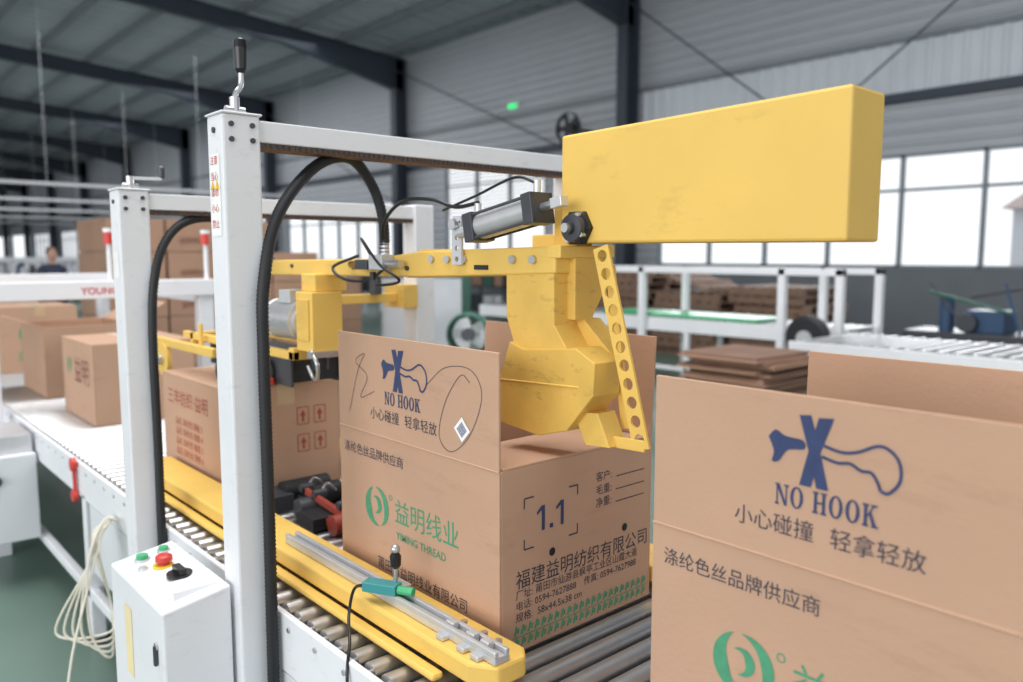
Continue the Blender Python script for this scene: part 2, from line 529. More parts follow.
RX = (0, -1, 0); UP = (0, 0, 1); RY = (1, 0, 0)
E = 0.0008
def hook_icon(par, O, R, u0, v0, s):
    polys = []
    k = s / 0.17
    cx = u0 + 0.062 * k
    def q(pts): polys.append([(cx + a * k, v0 + b * k) for a, b in pts])
    q([(-0.022, 0.044), (-0.006, 0.046), (0.008, 0.0), (0.020, -0.046), (0.004, -0.046), (-0.008, 0.0)])
    q([(0.004, 0.044), (0.024, 0.046), (0.008, 0.0), (-0.003, -0.046), (-0.019, -0.046), (-0.008, 0.0)])
    hd = sm2([(-0.064, 0.010), (-0.054, 0.020), (-0.040, 0.014), (-0.016, 0.012), (-0.014, 0.001), (-0.036, -0.004), (-0.048, -0.020), (-0.058, -0.022), (-0.056, -0.008), (-0.064, 0.010)])
    q(hd[:-1])
    lp = sm2([(0.012, 0.010), (0.035, 0.006), (0.055, 0.010), (0.082, 0.022), (0.102, 0.010), (0.106, -0.014), (0.094, -0.032), (0.084, -0.032)])
    polys += ribbon([(cx + a * k, v0 + c * k) for a, c in lp], 0.0040 * k)
    lp = sm2([(0.010, -0.004), (0.030, -0.008), (0.046, -0.006), (0.060, -0.012), (0.072, -0.012), (0.080, -0.022), (0.084, -0.032)])
    polys += ribbon([(cx + a * k, v0 + c * k) for a, c in lp], 0.0040 * k)
    decal(par, 'hook_icon', polys, O, R, UP, NAVY)

def serif_word(par, word, O, R, u, v, h, w, m):
    S = 0.09
    polys = []
    def rect(a, b, c, d): return [(a, b), (c, b), (c, d), (a, d)]
    def glyph(ch):
        g = []
        if ch == 'N':
            g += [rect(.10, 0, .20, 1), rect(.74, 0, .84, 1), rect(0, 0, .30, S), rect(0, 1 - S, .24, 1), rect(.62, 1 - S, .96, 1)]
            g += [[(.06, 1), (.30, 1), (.84, 0), (.66, 0)]]
        elif ch == 'O':
            n = 24
            for i in range(n):
                a, b = 2 * math.pi * i / n, 2 * math.pi * (i + 1) / n
                g.append([(.46 + .44 * math.cos(a), .5 + .52 * math.sin(a)), (.46 + .44 * math.cos(b), .5 + .52 * math.sin(b)),
                          (.46 + .22 * math.cos(b), .5 + .44 * math.sin(b)), (.46 + .22 * math.cos(a), .5 + .44 * math.sin(a))])
        elif ch == 'H':
            g += [rect(.10, 0, .30, 1), rect(.64, 0, .84, 1), rect(.3, .45, .64, .55)]
            for a in (0, .54): g += [rect(a, 0, a + .40, S), rect(a, 1 - S, a + .40, 1)]
        elif ch == 'K':
            g += [rect(.10, 0, .30, 1), rect(0, 0, .40, S), rect(0, 1 - S, .40, 1), rect(.56, 0, .98, S), rect(.52, 1 - S, .90, 1)]
            g += [[(.30, .40), (.30, .52), (.68, 1), (.80, 1)], [(.38, .58), (.52, .70), (.90, 0), (.66, 0)]]
        return g
    adv = w
    uu = u
    for ch in word:
        if ch == ' ':
            uu += adv * 0.45; continue
        for pl in glyph(ch):
            polys.append([(uu + a * adv * 0.95, v + b * h) for a, b in pl])
        uu += adv
    decal(par, 'no_hook_lettering', polys, O, R, UP, m)

def logo(par, O, R, cx, cy, r):
    polys = []
    def leaf(a0, a1, R1, th, ox, oy):
        n = 20
        for i in range(n):
            q = []
            for t, s_ in ((i / n, 0), ((i + 1) / n, 0), ((i + 1) / n, 1), (i / n, 1)):
                A = math.radians(a0 + (a1 - a0) * t)
                rr = R1 - (th * math.sin(math.pi * t) if s_ else 0)
                q.append((cx + (ox + rr * math.cos(A)) * r, cy + (oy + rr * math.sin(A)) * r))
            polys.append(q)
    leaf(105, 285, 1.02, 0.55, -0.06, 0.0)
    leaf(-75, 100, 1.0, 0.42, 0.10, 0.03)
    leaf(-110, 130, 0.46, 0.34, -0.02, 0.10)
    decal(par, 'green_logo', polys, O, R, UP, GRN_INK)
    dd = disc(cx + r * 1.3, cy + r * 0.75, r * 0.13, 14)
    decal(par, 'registered_mark', ribbon(dd + dd[:1], r * 0.04), O, R, UP, GRN_INK)

def side_print(par, x0, y1, z0):
    O = Vector((x0 - E, y1, z0))
    def T(s, u, v, sz, m, **k):
        text(par, s, O + Vector(RX) * u + Vector(UP) * v, RX, UP, sz, m, **k)
    hook_icon(par, O, RX, 0.190, 0.515, 0.17)
    serif_word(par, 'NO HOOK', O, RX, 0.200, 0.437, 0.028, 0.0212, NAVY)
    T('小心碰撞', 0.140, 0.400, 0.0290, GREY_INK)
    T('轻拿轻放', 0.276, 0.400, 0.0290, GREY_INK)
    T('涤纶色丝品牌供应商', 0.022, 0.306, 0.0275, GREY_INK)
    logo(par, O, RX, 0.160, 0.197, 0.044)
    T('益明线业', 0.232, 0.184, 0.058, GRN_INK)
    T('YIMING THREAD', 0.238, 0.143, 0.024, GRN_INK, bold=0.0003)
    T('莆田市益明线业有限公司', 0.16, 0.06, 0.030, GREY_INK)

def end_print(par, x0, y0, z0):
    O = Vector((x0, y0 - E, z0))
    def T(s, u, v, sz, m, **k):
        text(par, s, O + Vector(RY) * u + Vector(UP) * v, RY, UP, sz, m, **k)
    def one(u, v, h):
        w = h * 0.17
        return [[(u, v), (u + w, v), (u + w, v + h), (u, v + h)], [(u, v + h), (u - w * 1.5, v + h * 0.78), (u - w * 1.5, v + h * 0.66), (u, v + h * 0.82)]]
    pol1 = one(0.108, 0.228, 0.050) + one(0.160, 0.228, 0.050) + [[(0.130, 0.228), (0.139, 0.228), (0.139, 0.237), (0.130, 0.237)]]
    decal(par, 'size_number', pol1, O, RY, UP, NAVY)
    pol = []
    for (cx, cy, sx, sy) in ((0.062, 0.300, 1, -1), (0.208, 0.300, -1, -1), (0.062, 0.200, 1, 1), (0.208, 0.200, -1, 1)):
        pol += ribbon([(cx, cy), (cx + sx * 0.025, cy)], 0.003) + ribbon([(cx, cy), (cx, cy + sy * 0.02)], 0.003)
    for v in (0.298, 0.270, 0.243):
        pol += ribbon([(0.325, v - 0.002), (0.418, v - 0.002)], 0.002)
    decal(par, 'corner_marks', pol, O, RY, UP, GREY_INK)
    T('客户:', 0.262, 0.296, 0.0225, GREY_INK); T('毛重:', 0.262, 0.268, 0.0225, GREY_INK); T('净重:', 0.262, 0.241, 0.0225, GREY_INK)
    T('福建益明纺织有限公司', 0.040, 0.128, 0.0395, GREY_INK)
    T('厂址: 莆田市仙游县枫亭工业区山霞大道', 0.040, 0.106, 0.0205, GREY_INK)
    T('电话: 0594-7627888    传真: 0594-7627988', 0.040, 0.084, 0.0200, GREY_INK)
    T('规格:  58x44.5x38 cm', 0.040, 0.061, 0.0205, GREY_INK)
    decal(par, 'vent_holes', [disc(0.137, 0.178, 0.0085), disc(0.355, 0.178, 0.0085)], O, RY, UP, BLKG)
    pol = ribbon([(0.03, 0.030), (0.43, 0.030)], 0.002)
    for v in (0.010, 0.034):
        for i in range(22):
            u = 0.035 + i * 0.018
            pol.append([(u, v), (u + 0.005, v), (u + 0.010, v + 0.018), (u + 0.005, v + 0.018)])
            pol.append([(u + 0.007, v + .004), (u + 0.013, v + .004), (u + 0.015, v + 0.014), (u + 0.010, v + 0.014)])
    decal(par, 'green_border', pol, O, RY, UP, GRN_INK)

ZR = 0.70
cA = carton('cardboard_carton', 0.936, 1.381, 0.152, 0.736, ZR, 0.362, fl_left=0, fl_right=2, near=60, far=50)
side_print(cA, 0.936, 0.736, ZR); end_print(cA, 0.936, 0.152, ZR)
cB = carton('cardboard_carton', 0.936, 1.381, 1.092, 1.676, ZR, 0.362, fl_left=0, fl_right=3, near=4, far=50)
side_print(cB, 0.936, 1.676, ZR); end_print(cB, 0.936, 1.092, ZR)
OB = Vector((0.936 - E, 1.676, ZR))
lp = sm2([(0.36, 0.50), (0.42, 0.54), (0.50, 0.545), (0.535, 0.50), (0.50, 0.42), (0.44, 0.375), (0.40, 0.40), (0.42, 0.47), (0.47, 0.53), (0.50, 0.52)])
sc = ribbon(lp, 0.0014)
sc += ribbon(sm2([(0.05, 0.40), (0.09, 0.50), (0.12, 0.54), (0.08, 0.52), (0.13, 0.49), (0.10, 0.44), (0.16, 0.46)]), 0.0014)
decal(cB, 'pen_scribble', sc, OB, RX, UP, GREY_INK)
decal(cB, 'square_sticker', [[(0.475, 0.40), (0.50, 0.425), (0.475, 0.45), (0.45, 0.425)]], OB + Vector((-0.0009, 0, 0)), RX, UP, PAPER)
decal(cB, 'sticker_code', [[(0.475, 0.409), (0.491, 0.425), (0.475, 0.441), (0.459, 0.425)]], OB + Vector((-0.0014, 0, 0)), RX, UP, mat('code_print', (150, 150, 165), 0.6, 0, 0.7, 400))

cC = carton('cardboard_carton', 0.945, 1.33, 2.38, 2.96, ZR, 0.345, sealed=True)
O = Vector((0.945 - E, 2.96, ZR))
REDP = mat('red_print', (165, 78, 66), 0.8)
text(cC, '三丰纺织·益明', O + Vector(RX) * 0.05 + Vector(UP) * 0.25, RX, UP, 0.060, REDP)
for q in range(4):
    text(cC, '品名 涤纶线 规格 ' + str(q + 3), O + Vector(RX) * 0.12 + Vector(UP) * (0.18 - q * 0.035), RX, UP, 0.030, REDP)
O = Vector((0.945, 2.38 - E, ZR))
pol = []
for cx in (0.25, 0.31):
    for cy in (0.24, 0.15):
        pol += ribbon([(cx - 0.02, cy - 0.028), (cx + 0.02, cy - 0.028)], .003) + ribbon([(cx + 0.02, cy - 0.028), (cx + 0.02, cy + 0.028)], .003)
        pol += ribbon([(cx + 0.02, cy + 0.028), (cx - 0.02, cy + 0.028)], .003) + ribbon([(cx - 0.02, cy + 0.028), (cx - 0.02, cy - 0.028)], 0.003)
        pol += [[(cx - 0.011, cy), (cx, cy + 0.020), (cx + 0.011, cy)], [(cx - 0.004, cy - 0.020), (cx + 0.004, cy - 0.020), (cx + 0.004, cy), (cx - 0.004, cy)]]
decal(cC, 'handling_marks', pol, O, RY, UP, REDP)
cD = carton('cardboard_carton', 0.936, 1.381, 3.85, 4.40, ZR, 0.362, sealed=True)
O = Vector((0.936 - E, 4.40, ZR))
logo(cD, O, RX, 0.13, 0.24, 0.04)
text(cD, '益明', O + Vector(RX) * 0.22 + Vector(UP) * 0.18, RX, UP, 0.13, MAR_INK)
cE = carton('cardboard_carton', 0.936, 1.381, 4.80, 5.38, ZR, 0.38, fl_left=70, fl_right=60, near=None, far=None)
cF = carton('cardboard_carton', 0.936, 1.381, 6.0, 6.58, ZR, 0.42, sealed=True)
O = Vector((0.936, 6.0 - E, ZR))
logo(cF, O, RY, 0.17, 0.25, 0.07)
text(cF, '益明线业', O + Vector((0.08, 0, 0.08)), RY, UP, 0.075, GRN_INK)
cG = carton('cardboard_carton', 0.936, 1.381, 7.2, 7.78, ZR, 0.42, sealed=True)

# ================================================================== MAIN CONVEYOR
XF0, XF1 = 0.726, 0.740
XG0, XG1 = 1.580, 1.594
rc = root('roller_conveyor', (1.16, 3.0, 0))
b = B('rollers', rc)
y = -0.9
while y < 8.4:
    xa, xb = XF1 + 0.001, XG0 - 0.001
    b.lathe((xa, y, ZR - 0.021), (1, 0, 0), [(0, 0.008), (0.006, 0.008), (0.006, 0.021), (xb - xa - 0.006, 0.021), (xb - xa - 0.006, 0.008), (xb - xa, 0.008)], STL, 18)
    y += 0.058
b.done()
b = B('side_frames', rc, 0.003)
for xa, xb in ((XF0, XF1), (XG0, XG1)):
    b.box(xa, xb, -1.0, 8.5, 0.560, 0.692, WHT)
b.box(XF1, XG0, -1.0, 8.5, 0.575, 0.585, DST)
b.done()
b = B('frame_bolts', rc)
y = -0.9
while y < 8.4:
    b.cyl((XF0, y, 0.665), (XF0 - .004, y, 0.665), 0.006, STL, 8)
    y += 0.116
b.done()
b = B('legs', rc, 0.004)
for y in (-0.8, 1.0, 3.2, 5.3, 7.9):
    for x in (XF0, XG0 - 0.036):
        b.box(x, x + 0.05, y, y + 0.05, 0.02, 0.575, WHT)
        b.cyl((x + 0.025, y + 0.025, 0), (x + 0.025, y + 0.025, 0.02), 0.04, BLK, 12)
    b.box(XF0 + .05, XG0 - .036, y + 0.01, y + 0.04, 0.25, 0.29, WHT)
b.box(XF0, XF0 + .03, -0.8, 7.9, 0.18, 0.22, WHT)
b.done()
b = B('machine_side_panel', rc, 0.004)
b.box(XF0 + .002, XF0 + .02, 0.2, 3.15, 0.30, 0.557, WHT2)
b.box(XF0 + .002, XF0 + .02, 4.3, 5.3, 0.22, 0.557, WHT2)
b.done()
for nm, xa, xb, lipa, lipb in (('guide_rail_left', 0.812, 0.925, 0.786, 0.812), ('guide_rail_right', 1.395, 1.510, 1.510, 1.535)):
    b = B(nm, rc, 0.006)
    b.prism([(xa, 1.03, 0.722), (xa + 0.03, 0.985, 0.722), (xb - 0.02, 0.985, 0.722), (xb, 1.01, 0.722), (xb, 2.85, 0.722), (xa, 2.85, 0.722)], (0, 0, 0.040), YEL)
    b.box(lipa, lipb, 1.10, 2.85, 0.706, 0.720, YEL)
    for yy in (1.2, 1.9, 2.6):
        b.box(xa + .02, xb - .02, yy, yy + 0.05, 0.700, 0.722, DST)
    b.done()
b = B('aluminium_rack', rc, 0.0015)
b.box(0.838, 0.872, 0.99, 1.78, 0.763, 0.776, ALU)
b.box(0.838, 0.847, 0.99, 1.78, 0.776, 0.786, ALU)
b.box(0.863, 0.872, 0.99, 1.78, 0.776, 0.786, ALU)
for yy in (1.02, 1.06, 1.12):
    b.box(0.824, 0.889, yy, yy + 0.022, 0.763, 0.772, ALU)
    b.box(0.848, 0.862, yy, yy + 0.022, 0.776, 0.790, ALU)
    b.cyl((0.882, yy + 0.011, 0.772), (0.882, yy + 0.011, 0.782), 0.007, STL, 6)
b.box(0.835, 0.88, 1.30, 1.345, 0.786, 0.800, ALU)
b.cyl((0.857, 1.322, 0.80), (0.857, 1.322, 0.835), 0.005, STL, 10)
b.lathe((0.857, 1.322, 0.832), (0, 0, 1), [(0, 0.006), (0.006, 0.011), (0.025, 0.012), (0.032, 0.008)], BLKG, 14)
b.sphere((0.857, 1.322, 0.872), 0.010, STL)
b.done()
b = B('proximity_sensor', rc, 0.003)
b.obox((0.832, 1.335, 0.796), (0.03, 0.075, 0.02), Matrix.Rotation(0.5, 3, 'Z'), TEAL)
b.cyl((0.849, 1.30, 0.796), (0.864, 1.27, 0.796), 0.009, GRN, 12)
b.tube([(0.817, 1.365, 0.795), (0.798, 1.385, 0.785), (0.770, 1.36, 0.745), (0.742, 1.31, 0.715), (0.718, 1.28, 0.66), (0.716, 1.26, 0.5), (0.716, 1.24, 0.3)], 0.0035, BLKG)
b.done()
b = B('end_guide', rc, 0.002)
b.prism([(0.885, 0.975, 0.703), (0.905, 0.90, 0.703), (0.925, 0.80, 0.703), (0.93, 0.74, 0.703), (0.91, 0.74, 0.703), (0.875, 0.88, 0.703), (0.86, 0.975, 0.703)], (0, 0, 0.018), ALU)
b.done()
b = B('lower_tape_head', rc, 0.003)
b.box(1.08, 1.09, 1.78, 2.30, 0.60, 0.735, DST); b.box(1.21, 1.22, 1.78, 2.30, 0.60, 0.735, DST)
for yy, zz, rr, mm in ((1.85, 0.735, 0.028, BLK), (2.0, 0.72, 0.024, STL), (2.18, 0.735, 0.032, BLK)):
    b.cyl((1.092, yy, zz), (1.208, yy, zz), rr, mm)
b.bar((1.07, 1.82, 0.74), (1.07, 2.12, 0.77), 0.012, 0.02, RDB)
b.bar((1.235, 1.86, 0.74), (1.235, 2.2, 0.78), 0.012, 0.02, RDB)
b.bar((1.04, 1.95, 0.725), (1.24, 1.95, 0.745), 0.02, 0.02, RDB)
b.cyl((1.02, 2.08, 0.735), (1.07, 2.08, 0.735), 0.03, DST)
b.box(1.0, 1.08, 1.95, 2.05, 0.705, 0.74, BLK)
b.cyl((1.03, 1.90, 0.73), (1.07, 1.90, 0.73), 0.028, RDB)
b.cyl((1.05, 2.24, 0.74), (1.20, 2.24, 0.74), 0.036, BLK)
b.box(0.99, 1.06, 2.18, 2.30, 0.702, 0.75, DST)
for yy in (1.80, 1.92, 2.06, 2.14):
    b.cyl((1.06, yy, 0.775), (1.10, yy, 0.775), 0.012, DST, 10)
    b.tube([(1.08, yy, 0.77), (1.12, yy + .03, 0.79), (1.16, yy + .05, 0.76)], 0.004, STL)
b.done()

# ================================================================== SEALER FRAMES
def crank(b, x, y, z, tall=True):
    b.cyl((x, y, z), (x, y, z + 0.035), 0.010, STL)
    b.cyl((x - 0.02, y, z + 0.008), (x + 0.02, y, z + 0.008), 0.009, STL)
    if tall:
        b.tube([(x, y, z + 0.03), (x + 0.004, y, z + 0.045), (x + 0.014, y, z + 0.06), (x + 0.016, y, z + 0.09)], 0.006, STL)
        b.lathe((x + 0.016, y, z + 0.085), (0, 0, 1), [(0, 0.007), (0.008, 0.012), (0.05, 0.014), (0.066, 0.012), (0.070, 0.006)], BLKG, 16)
    else:
        b.bar((x, y, z + 0.03), (x + 0.075, y - 0.03, z + 0.03), 0.014, 0.008, STL)
        b.lathe((x + 0.075, y - 0.03, z + 0.03), (0, 0, 1), [(0, 0.006), (0.006, 0.010), (0.03, 0.011), (0.036, 0.006)], DST, 12)

def frame(r, yc, top, x0=0.645, x1=1.64, w=0.08, tall=True):
    b = B('left_post', r, 0.005)
    b.box(x0, x0 + w, yc - w / 2, yc + w / 2, 0.02, top, WHT)
    b.box(x0 - 0.02, x0 + w , yc - w / 2 - 0.02, yc + w / 2 + 0.02, 0.0, 0.02, WHT)
    b.done()
    b = B('right_post', r, 0.005)
    b.box(x1 - 0.0, x1 + w, yc - w / 2, yc + w / 2, 0.02, top, WHT)
    b.box(x1 - 0.02, x1 + w + 0.02, yc - w / 2 - 0.02, yc + w / 2 + 0.02, 0.0, 0.02, WHT)
    b.done()
    b = B('top_beam', r, 0.003)
    b.box(x0 + w, x1, yc - 0.030, yc + 0.030, top - 0.050, top - 0.006, WHT)
    b.box(x0 - 0.003, x0 + w + 0.004, yc - w / 2 - 0.003, yc + w / 2 + 0.003, top, top + 0.005, WHT)
    b.done()
    b = B('lead_screw_rack', r)
    b.box(x0 + w, x1, yc - 0.026, yc + 0.026, top - 0.062, top - 0.050, CHAIN)
    n = 70
    for i in range(n):
        xx = x0 + w + (x1 - x0 - w) * (i + 0.5) / n
        b.box(xx - 0.003, xx + 0.003, yc - 0.029, yc - 0.026, top - 0.060, top - 0.051, DST)
    b.done()
    b = B('post_bolts', r)
    for dz in (0.02, 0.05):
        for dx in (0.018, 0.062):
            b.cyl((x0 + dx, yc - w / 2, top - dz), (x0 + dx, yc - w / 2 - 0.004, top - dz), 0.0055, DST, 10)
    b.cyl((x0 - 0.004, yc, top - 0.03), (x0, yc, top - 0.03), 0.006, DST, 10)
    b.done()
    b = B('crank_handle', r)
    crank(b, x0 + w * 0.55, yc, top + 0.005, tall)
    b.done()

m1 = root('carton_sealing_machine', (1.16, 1.66, 0))
frame(m1, 1.635, 1.742)
O = Vector((0.645 - E, 1.675, 0))
decal(m1, 'warning_label', [[(0.012, 1.50), (0.062, 1.50), (0.062, 1.665), (0.012, 1.665)]], O, RX, UP, PAPER)
for i, s_ in enumerate(('注意安全', '当心夹手', '请勿触摸', '小心触电', '禁止打开')):
    text(m1, s_[:2], Vector((0.645 - 2 * E, 1.660, 1.645 - i * 0.032)), RX, UP, 0.019, RED_INK)
decal(m1, 'label_pictogram', [[(0.013, 1.594), (0.035, 1.594), (0.024, 1.612)], [(0.036, 1.594), (0.058, 1.594), (0.047, 1.612)]], O + Vector((-E, 0, 0)), RX, UP, mat('label_yellow', (235, 190, 40), 0.5))
b = B('corrugated_hose', m1)
b.tube([(0.705, 1.578, 0.35), (0.708, 1.578, 0.9), (0.708, 1.578, 1.25), (0.714, 1.580, 1.40), (0.762, 1.605, 1.545), (0.87, 1.645, 1.655), (0.97, 1.665, 1.685), (1.045, 1.69, 1.63), (1.075, 1.69, 1.55), (1.08, 1.69, 1.46)], 0.0135, BLK, 12, 10, corr=0.0045)
b.done()
b = B('top_head_beam', m1, 0.004)
b.prism([(1.085, 1.10, 1.478), (1.085, 1.10, 1.425), (1.085, 1.55, 1.41), (1.085, 2.46, 1.40), (1.085, 2.46, 1.445), (1.085, 1.75, 1.452), (1.085, 1.55, 1.470)], (0.05, 0, 0), YEL)
b.box(1.135, 1.64, 1.63, 1.69, 1.405, 1.455, YEL)
b.box(1.60, 1.64, 1.60, 1.72, 1.33, 1.52, YEL)
b.box(1.05, 1.15, 2.0, 2.08, 1.36, 1.41, YEL)
b.done()
b = B('beam_bolts', m1)
for yy in (1.16, 1.22, 1.38, 1.44, 1.50):
    b.cyl((1.085, yy, 1.452), (1.078, yy, 1.452), 0.009, STL, 12)
for yy in (1.6, 1.85, 2.2):
    b.cyl((1.085, yy, 1.43), (1.080, yy, 1.43), 0.006, DST, 10)
b.box(1.082, 1.085, 1.30, 1.345, 1.430, 1.440, BLK)
b.done()
b = B('perforated_bracket', m1, 0.001)
b.holed_strip((1.08, 1.395, 1.44), (1.08, 1.395, 1.535), (0, 0.034, 0), (-0.006, 0, 0), 4, 0.006, ALU)
b.box(1.074, 1.10, 1.38, 1.41, 1.53, 1.545, ALU)
b.cyl((1.06, 1.395, 1.527), (1.12, 1.395, 1.527), 0.012, STL)
b.done()
b = B('pneumatic_cylinder', m1, 0.002)
A = Vector((1.075, 1.335, 1.516)); C = Vector((1.075, 1.125, 1.552)); d = (C - A).normalized()
b.bar(A, A + d * 0.030, 0.060, 0.060, DST)
b.bar(C - d * 0.028, C, 0.060, 0.060, DST)
b.cyl(A + d * 0.03, C - d * 0.028, 0.027, ALU, 28)
for sx in (-1, 1):
    for sz in (-1, 1):
        o = Vector((sx * 0.024, 0, 0)) + d.cross(Vector((1, 0, 0))) * sz * 0.024
        b.cyl(A + o, C + o, 0.0035, DST, 8)
b.cyl(C, C + d * 0.055, 0.008, STL)
b.cyl(A - d * 0.05, A, 0.012, ALU)
b.bar(C + d * 0.03, C + d * 0.06, 0.020, 0.020, ALU)
b.cyl(C - d * 0.015 + Vector((0, 0, 0.03)), C - d * 0.015 + Vector((0, 0, 0.055)), 0.008, ALU)
b.cyl(A + d * 0.015 + Vector((0, 0, 0.03)), A + d * 0.015 + Vector((0, 0, 0.05)), 0.008, ALU)
b.done()
b = B('air_lines', m1)
b.tube([(1.08, 1.70, 1.47), (1.06, 1.66, 1.54), (1.06, 1.58, 1.585), (1.07, 1.48, 1.585), (1.075, 1.40, 1.565), (1.075, 1.32, 1.57)], 0.0045, BLKG)
b.tube([(1.07, 1.80, 1.46), (1.03, 1.86, 1.43), (1.03, 1.80, 1.40), (1.05, 1.72, 1.40), (1.06, 1.66, 1.43)], 0.004, BLKG)
b.tube([(1.07, 1.74, 1.46), (1.02, 1.70, 1.50), (1.03, 1.64, 1.44), (1.06, 1.60, 1.40), (1.06, 1.70, 1.385)], 0.0035, BLKG)
b.tube([(1.07, 1.14, 1.60), (1.06, 1.19, 1.612), (1.07, 1.32, 1.585), (1.08, 1.45, 1.56)], 0.003, BLKG)
b.done()
b = B('solenoid_valves', m1, 0.0015)
b.box(1.05, 1.085, 1.66, 1.72, 1.425, 1.462, ALU)
b.box(1.052, 1.08, 1.73, 1.79, 1.425, 1.45, DST)
b.cyl((1.065, 1.66, 1.44), (1.065, 1.60, 1.44), 0.010, STL)
b.cyl((1.065, 1.79, 1.437), (1.065, 1.83, 1.437), 0.009, mat('brass', (190, 150, 90), 0.3, 0.8))
b.cyl((1.08, 1.69, 1.46), (1.08, 1.69, 1.49), 0.013, STL)
b.cyl((1.05, 1.70, 1.42), (1.05, 1.70, 1.40), 0.008, BLKG)
b.done()
b = B('folding_arm_hood', m1, 0.005)
b.prism([(1.12, 1.12, 1.484), (1.12, 1.12, 1.690), (1.12, 0.545, 1.700), (1.12, 0.545, 1.480)], (0.105, 0, 0), YEL)
b.done()
b = B('hood_carrier', m1, 0.003)
b.box(1.14, 1.19, 1.10, 1.16, 1.46, 1.56, YELD)
b.box(1.16, 1.20, 1.12, 1.66, 1.455, 1.475, YELD)
b.done()
b = B('pivot_bearing', m1, 0.002)
pc = Vector((1.12, 1.07, 1.512))
b.lathe(pc, (-1, 0, 0), [(0, 0.036), (0.010, 0.036), (0.014, 0.032)], BLKG, 6)
b.lathe(pc + Vector((-0.012, 0, 0)), (-1, 0, 0), [(0, 0.028), (0.012, 0.026), (0.014, 0.012), (0.022, 0.012)], DST, 24)
b.cyl(pc + Vector((-0.03, 0, 0)), pc + Vector((-0.042, 0, 0)), 0.009, STL)
for q in range(4):
    a = q * math.pi / 2 + 0.5
    b.cyl(pc + Vector((-0.012, 0.027 * math.cos(a), 0.027 * math.sin(a))), pc + Vector((-0.022, 0.027 * math.cos(a), 0.027 * math.sin(a))), 0.005, STL, 6)
b.done()
# plough : flat upper neck plate, angular lower paddle, funnel-shaped gusset
b = B('flap_plough', m1, 0.002)
def sec(z, ya, yb, xa, xb): return [(xa, ya, z), (xb, ya, z), (xb, yb, z), (xa, yb, z)]
b.prism([(1.088, 1.246, 1.476), (1.088, 1.108, 1.476), (1.088, 1.105, 1.325), (1.088, 1.065, 1.275), (1.088, 1.215, 1.262), (1.088, 1.246, 1.335)], (0.075, 0, 0), YELD)
b.prism([(1.080, 1.226, 1.285), (1.080, 1.186, 1.272), (1.080, 1.040, 1.286), (1.080, 0.990, 1.262), (1.080, 0.994, 1.200), (1.080, 1.062, 1.124), (1.080, 1.140, 1.102), (1.080, 1.266, 1.112), (1.080, 1.262, 1.200)], (0.075, 0, 0), YELD)
b.prism([(1.078, 1.255, 1.205), (1.078, 1.030, 1.215), (1.078, 1.030, 1.211), (1.078, 1.255, 1.201)], (0.004, 0, 0), YEL)
b.loft([sec(1.455, 1.085, 1.108, 1.125, 1.235), sec(1.38, 1.085, 1.108, 1.125, 1.205), sec(1.335, 1.085, 1.108, 1.125, 1.175)], YELD)
b.loft([sec(1.335, 1.085, 1.108, 1.150, 1.20), sec(1.27, 1.01, 1.08, 1.150, 1.20)], YELD)
b.box(1.084, 1.240, 1.085, 1.12, 1.455, 1.479, YEL)
b.done()
b = B('perforated_strip', m1, 0.0)
b.holed_strip((1.122, 1.018, 1.476), (1.122, 0.912, 1.108), (0, 0.036, -0.010), (0.005, 0, 0), 11, 0.0115, YEL)
b.bar((1.165, 1.03, 1.44), (1.165, 0.985, 1.13), 0.006, 0.02, YEL, up=(0, 1, 0))
b.done()
b = B('strip_foot', m1, 0.002)
b.bar((1.124, 0.905, 1.115), (1.124, 1.055, 1.108), 0.006, 0.022, YEL, up=(0, 0, 1))
b.loft([[(1.10, 1.0, 1.165), (1.15, 1.0, 1.165), (1.15, 1.065, 1.16), (1.10, 1.065, 1.16)], [(1.10, 0.97, 1.105), (1.15, 0.97, 1.105), (1.15, 1.03, 1.10), (1.10, 1.03, 1.10)]], YEL)
b.done()

b = B('upper_tape_head', m1, 0.004)
b.box(1.032, 1.125, 1.985, 2.08, 1.195, 1.36, YEL)
b.box(1.027, 1.032, 2.0, 2.065, 1.225, 1.34, YELD)
b.box(1.02, 1.04, 2.08, 2.95, 1.165, 1.19, YEL); b.box(1.25, 1.27, 2.08, 2.95, 1.165, 1.19, YEL)
b.box(0.99, 1.01, 2.60, 3.2, 1.125, 1.155, YEL)
b.box(1.02, 1.27, 2.08, 2.11, 1.165, 1.20, YEL)
b.box(1.02, 1.27, 2.85, 2.88, 1.15, 1.19, YEL)
b.cyl((0.985, 3.08, 1.075), (1.0, 3.08, 1.075), 0.06, YEL, 28)
b.cyl((0.97, 3.08, 1.075), (0.985, 3.08, 1.075), 0.02, STL)
b.cyl((1.0, 2.72, 1.155), (1.0, 2.72, 1.23), 0.008, YEL)
b.done()
b = B('tape_head_mechanism', m1, 0.003)
b.box(1.06, 1.22, 2.18, 2.80, 1.085, 1.165, BLK)
b.box(1.05, 1.06, 2.16, 2.7, 1.075, 1.16, DST); b.box(1.22, 1.23, 2.16, 2.7, 1.075, 1.16, DST)
b.cyl((1.04, 2.30, 1.11), (1.23, 2.30, 1.11), 0.04, BLK); b.cyl((1.04, 2.62, 1.11), (1.23, 2.62, 1.11), 0.045, BLK)
b.box(1.03, 1.06, 2.36, 2.44, 1.065, 1.12, DST)
b.cyl((1.08, 2.04, 1.14), (1.08, 2.04, 1.195), 0.025, BLK)
b.cyl((1.04, 2.02, 1.20), (1.04, 2.02, 1.235), 0.006, STL)
b.tube([(1.03, 1.99, 1.20), (1.03, 1.96, 1.165), (1.04, 1.98, 1.125), (1.05, 2.02, 1.12), (1.05, 2.05, 1.15)], 0.006, STL)
b.box(1.02, 1.14, 1.975, 2.0, 1.18, 1.198, STL)
